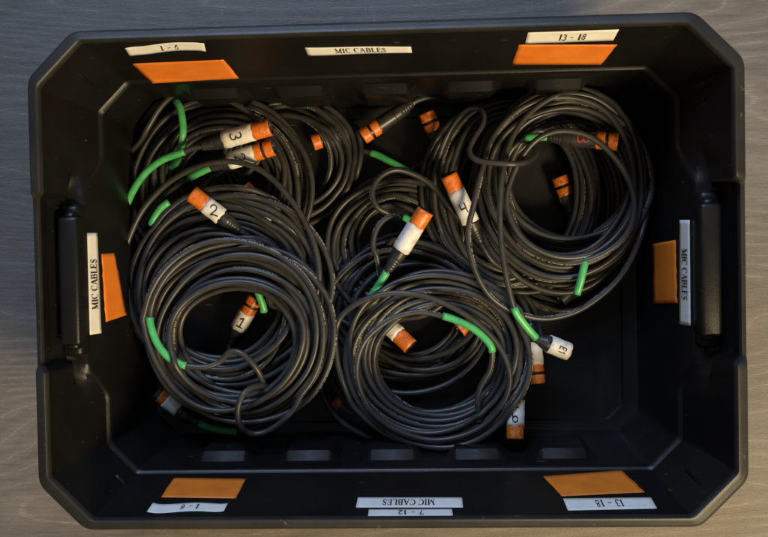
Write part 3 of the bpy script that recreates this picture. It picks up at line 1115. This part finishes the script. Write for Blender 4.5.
def connector(cfg, parent, seed):
    tail, tip = un(*cfg["tail"]), un(*cfg["tip"])
    L = np.linalg.norm(tip - tail)
    ax = (tip - tail) / L
    cv = CAM - (tip + tail) / 2
    cv /= np.linalg.norm(cv)
    nrm = cv - ax * (cv @ ax)
    nrm /= np.linalg.norm(nrm)
    st = cfg["style"]
    R0 = .0096
    if st == "cap":
        R0 = .0098
    # boot with ribs, then barrel, ring groove, nose
    bl = min(.024, L * .34)
    prof = [(-.002, .0030), (-.002, .0045), (.0, .0052)]
    for k_ in range(4):
        u_ = .002 + k_ * bl * .14
        prof += [(u_, .0058 + k_ * .0007), (u_ + bl * .05, .0056 + k_ * .0007), (u_ + bl * .09, .0061 + k_ * .0007)]
    prof += [(bl * .72, .0086), (bl * .98, .0090), (bl, .0084), (bl + .0006, R0 - .0005)]
    gap = L - .0125
    has_gap = "gap" in st
    if has_gap:
        prof += [(gap - .0014, R0 - .0005), (gap - .0011, R0 - .0017), (gap + .0011, R0 - .0017), (gap + .0014, R0 - .0005)]
    prof += [(L - .0008, R0 - .0005), (L, R0 - .0012), (L, R0 - .0024), (L - .0035, R0 - .0026), (L - .0035, .0003)]
    body = lathe("connector", tail, ax, nrm, prof, M_shell, parent, cap0=True, cap1=True)
    # release tab moulded on the side of the barrel
    bq = np.cross(nrm, ax)
    tb_ = []
    th0 = 1.05
    for (du, dv, dr) in ((-.0045, -.0022, -.0004), (.0045, -.0022, -.0004), (.0045, .0022, -.0004), (-.0045, .0022, -.0004),
                         (-.0038, -.0015, .0012), (.0034, -.0015, .0008), (.0034, .0015, .0008), (-.0038, .0015, .0012)):
        th = th0 + dv / R0
        tb_.append(tail + ax * (L * .62 + du) + (nrm * math.cos(th) + bq * math.sin(th)) * (R0 + dr))
    if "label" not in st and st != "cap":
        mesh("release_tab", tb_, [(0, 1, 5, 4), (1, 2, 6, 5), (2, 3, 7, 6), (3, 0, 4, 7), (4, 5, 6, 7)], M_shell, body, smooth=False)
    # pins or socket face
    bx = np.cross(nrm, ax)
    pv = []
    pins = []
    for k_ in range(3):
        th = 2 * math.pi * k_ / 3 + .4
        c_ = tail + ax * (L - .0034) + (nrm * math.cos(th) + bx * math.sin(th)) * .0036
        pins.append(c_)
    V, F = [], []
    for c_ in pins:
        b0 = len(V)
        for u_ in (0, .0024):
            for k_ in range(8):
                th = 2 * math.pi * k_ / 8
                V.append(c_ + ax * u_ + (nrm * math.cos(th) + bx * math.sin(th)) * .0011)
        for k_ in range(8):
            F.append((b0 + k_, b0 + (k_ + 1) % 8, b0 + 8 + (k_ + 1) % 8, b0 + 8 + k_))
        F.append(tuple(b0 + 8 + k_ for k_ in range(8)))
    mesh("pins", V, F, M_pin, body)
    TM = M_tape_worn_shade if cfg.get("wear_shade", 0) >= 1 and (cfg["wear_shade"] == 2 or cfg.get("worn")) else M_band
    if st == "label_b":
        TM = M_tape_worn_shade

    def band(name, u0, u1, m, rr, jag=0.0):
        r_ = np.random.default_rng(seed + int(u0 * 1e4))
        sides = 28
        V, F = [], []
        us = np.linspace(0, 1, 7)
        j0 = r_.normal(0, jag, sides)
        j1 = r_.normal(0, jag, sides)
        j0 = (j0 + np.roll(j0, 1)) * .6
        j1 = (j1 + np.roll(j1, 1)) * .6
        for i, s in enumerate(us):
            for k_ in range(sides):
                th = 2 * math.pi * k_ / sides
                u_ = (u0 + j0[k_]) * (1 - s) + (u1 + j1[k_]) * s
                # the wrap creases a little and its overlap stands proud
                rad = rr + .00022 * math.sin(th * 3 + u_ * 400) * (1 if jag else 0) + (.0003 if 5 < k_ < 10 and jag else 0)
                V.append(tail + ax * u_ + (nrm * math.cos(th) + bx * math.sin(th)) * rad)
        for i in range(6):
            for k_ in range(sides):
                l_ = (k_ + 1) % sides
                F.append((i * sides + k_, i * sides + l_, (i + 1) * sides + l_, (i + 1) * sides + k_))
        n_ = len(V)
        # inner return so that the wrap has thickness
        for s in (0, 6):
            for k_ in range(sides):
                p = np.array(V[s * sides + k_])
                u_ = (p - tail) @ ax
                th = 2 * math.pi * k_ / sides
                V.append(tail + ax * u_ + (nrm * math.cos(th) + bx * math.sin(th)) * (R0 - .0006))
        for k_ in range(sides):
            l_ = (k_ + 1) % sides
            F.append((k_, n_ + k_, n_ + l_, l_))
            F.append((6 * sides + l_, n_ + sides + l_, n_ + sides + k_, 6 * sides + k_))
        return mesh(name, V, F, m, body)

    if st in ("label", "label_b"):
        o0 = L - .0205 if st == "label" else L - .0155
        band("tape_band", o0 - .001, L - .0006, TM, R0 + .0001)
        band("paper_tag", bl + .001, o0, M_wrap, R0 + .0004, .0005)
        uc = (bl + o0) / 2 + (.0055 if st == "label_b" else 0)
    elif st == "label_gap":
        band("tape_band", L - .0110, L - .0006, TM, R0 + .0001)
        band("tape_band", L - .0235, L - .0142, TM, R0 + .0001)
        band("paper_tag", bl - .003, L - .0228, M_wrap, R0 + .0004, .0006)
        uc = (bl + L - .026) / 2
    elif st == "label_dark":
        band("tape_band", L - .0150, L - .0060, M_tape_worn_shade, R0 + .0001)
        band("paper_tag", L - .034, L - .0150, M_wrap, R0 + .0004, .0005)
        uc = (bl + L - .02) / 2
    elif st == "one":
        band("tape_band", L - .0110, L - .0006, M_tape_worn_shade, R0 + .0001)
        uc = L * .5
    elif st == "bare_gap":
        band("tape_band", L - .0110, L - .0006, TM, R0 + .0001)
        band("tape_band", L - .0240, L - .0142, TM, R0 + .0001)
        uc = L * .5
    elif st == "dark_gap":
        band("tape_band", L - .0110, L - .0006, M_tape_worn_shade, R0 + .0001)
        band("tape_band", L - .0240, L - .0142, M_band, R0 + .0001, .0004)
        uc = L * .5
    elif st == "cap":
        band("paper_tag", bl + .0005, L - .001, M_wrap, R0 + .0003, .0003)
        uc = (bl + L) * .52
    else:
        uc = L * .5
    if cfg.get("glyph"):
        # 'up' along the tip unless an image direction is given
        if "up" in cfg:
            iu = np.array([cfg["up"][0], cfg["up"][1], 0.])
            up = (iu @ ax, iu @ bx)
        else:
            up = (1, 0)
        rr = R0 + .0007 if st != "dark_gap" else R0 - .0006
        handwriting(cfg["glyph"], tail, ax, nrm, rr, uc, body, .0125 if cfg["glyph"] != 'E' else .0085, up,
                    M_redink if cfg.get("red") else M_ink)
    return body


for ci, cb_ in enumerate(CABLES):
    a, b = bounds[ci], bounds[ci + 1]
    P = X[a:b]
    ctr = un(*cb_["coil"]["c"], FLOOR)
    root = empty("microphone_cable", ctr)
    tag(root, cb_["label"], "cable", "coiled microphone cables in the tote")
    sm = resample(catmull(P, .003), .0045)
    tube("cord", sm, CRAD, M_cord, root, 10, True, twist=.35)
    for k_, c_ in enumerate(cb_["conns"]):
        connector(c_, root, ci * 10 + k_)
    for sl in cb_["sleeves"]:
        pts = resample(catmull([un(*p) for p in sl], .002), .004)
        dd = np.linalg.norm(pts[:, None] - sm[None], axis=2)
        if dd.min(1).mean() < .006:     # the sleeve is shrunk round this cord: follow it
            i0, i1 = sorted((int(dd[0].argmin()), int(dd[-1].argmin())))
            if 1 < i1 - i0 < 40:
                pts = resample(catmull(sm[i0:i1 + 1], .002), .004)
        tube("heat_shrink_sleeve", pts, .0043, M_green, root, 12)
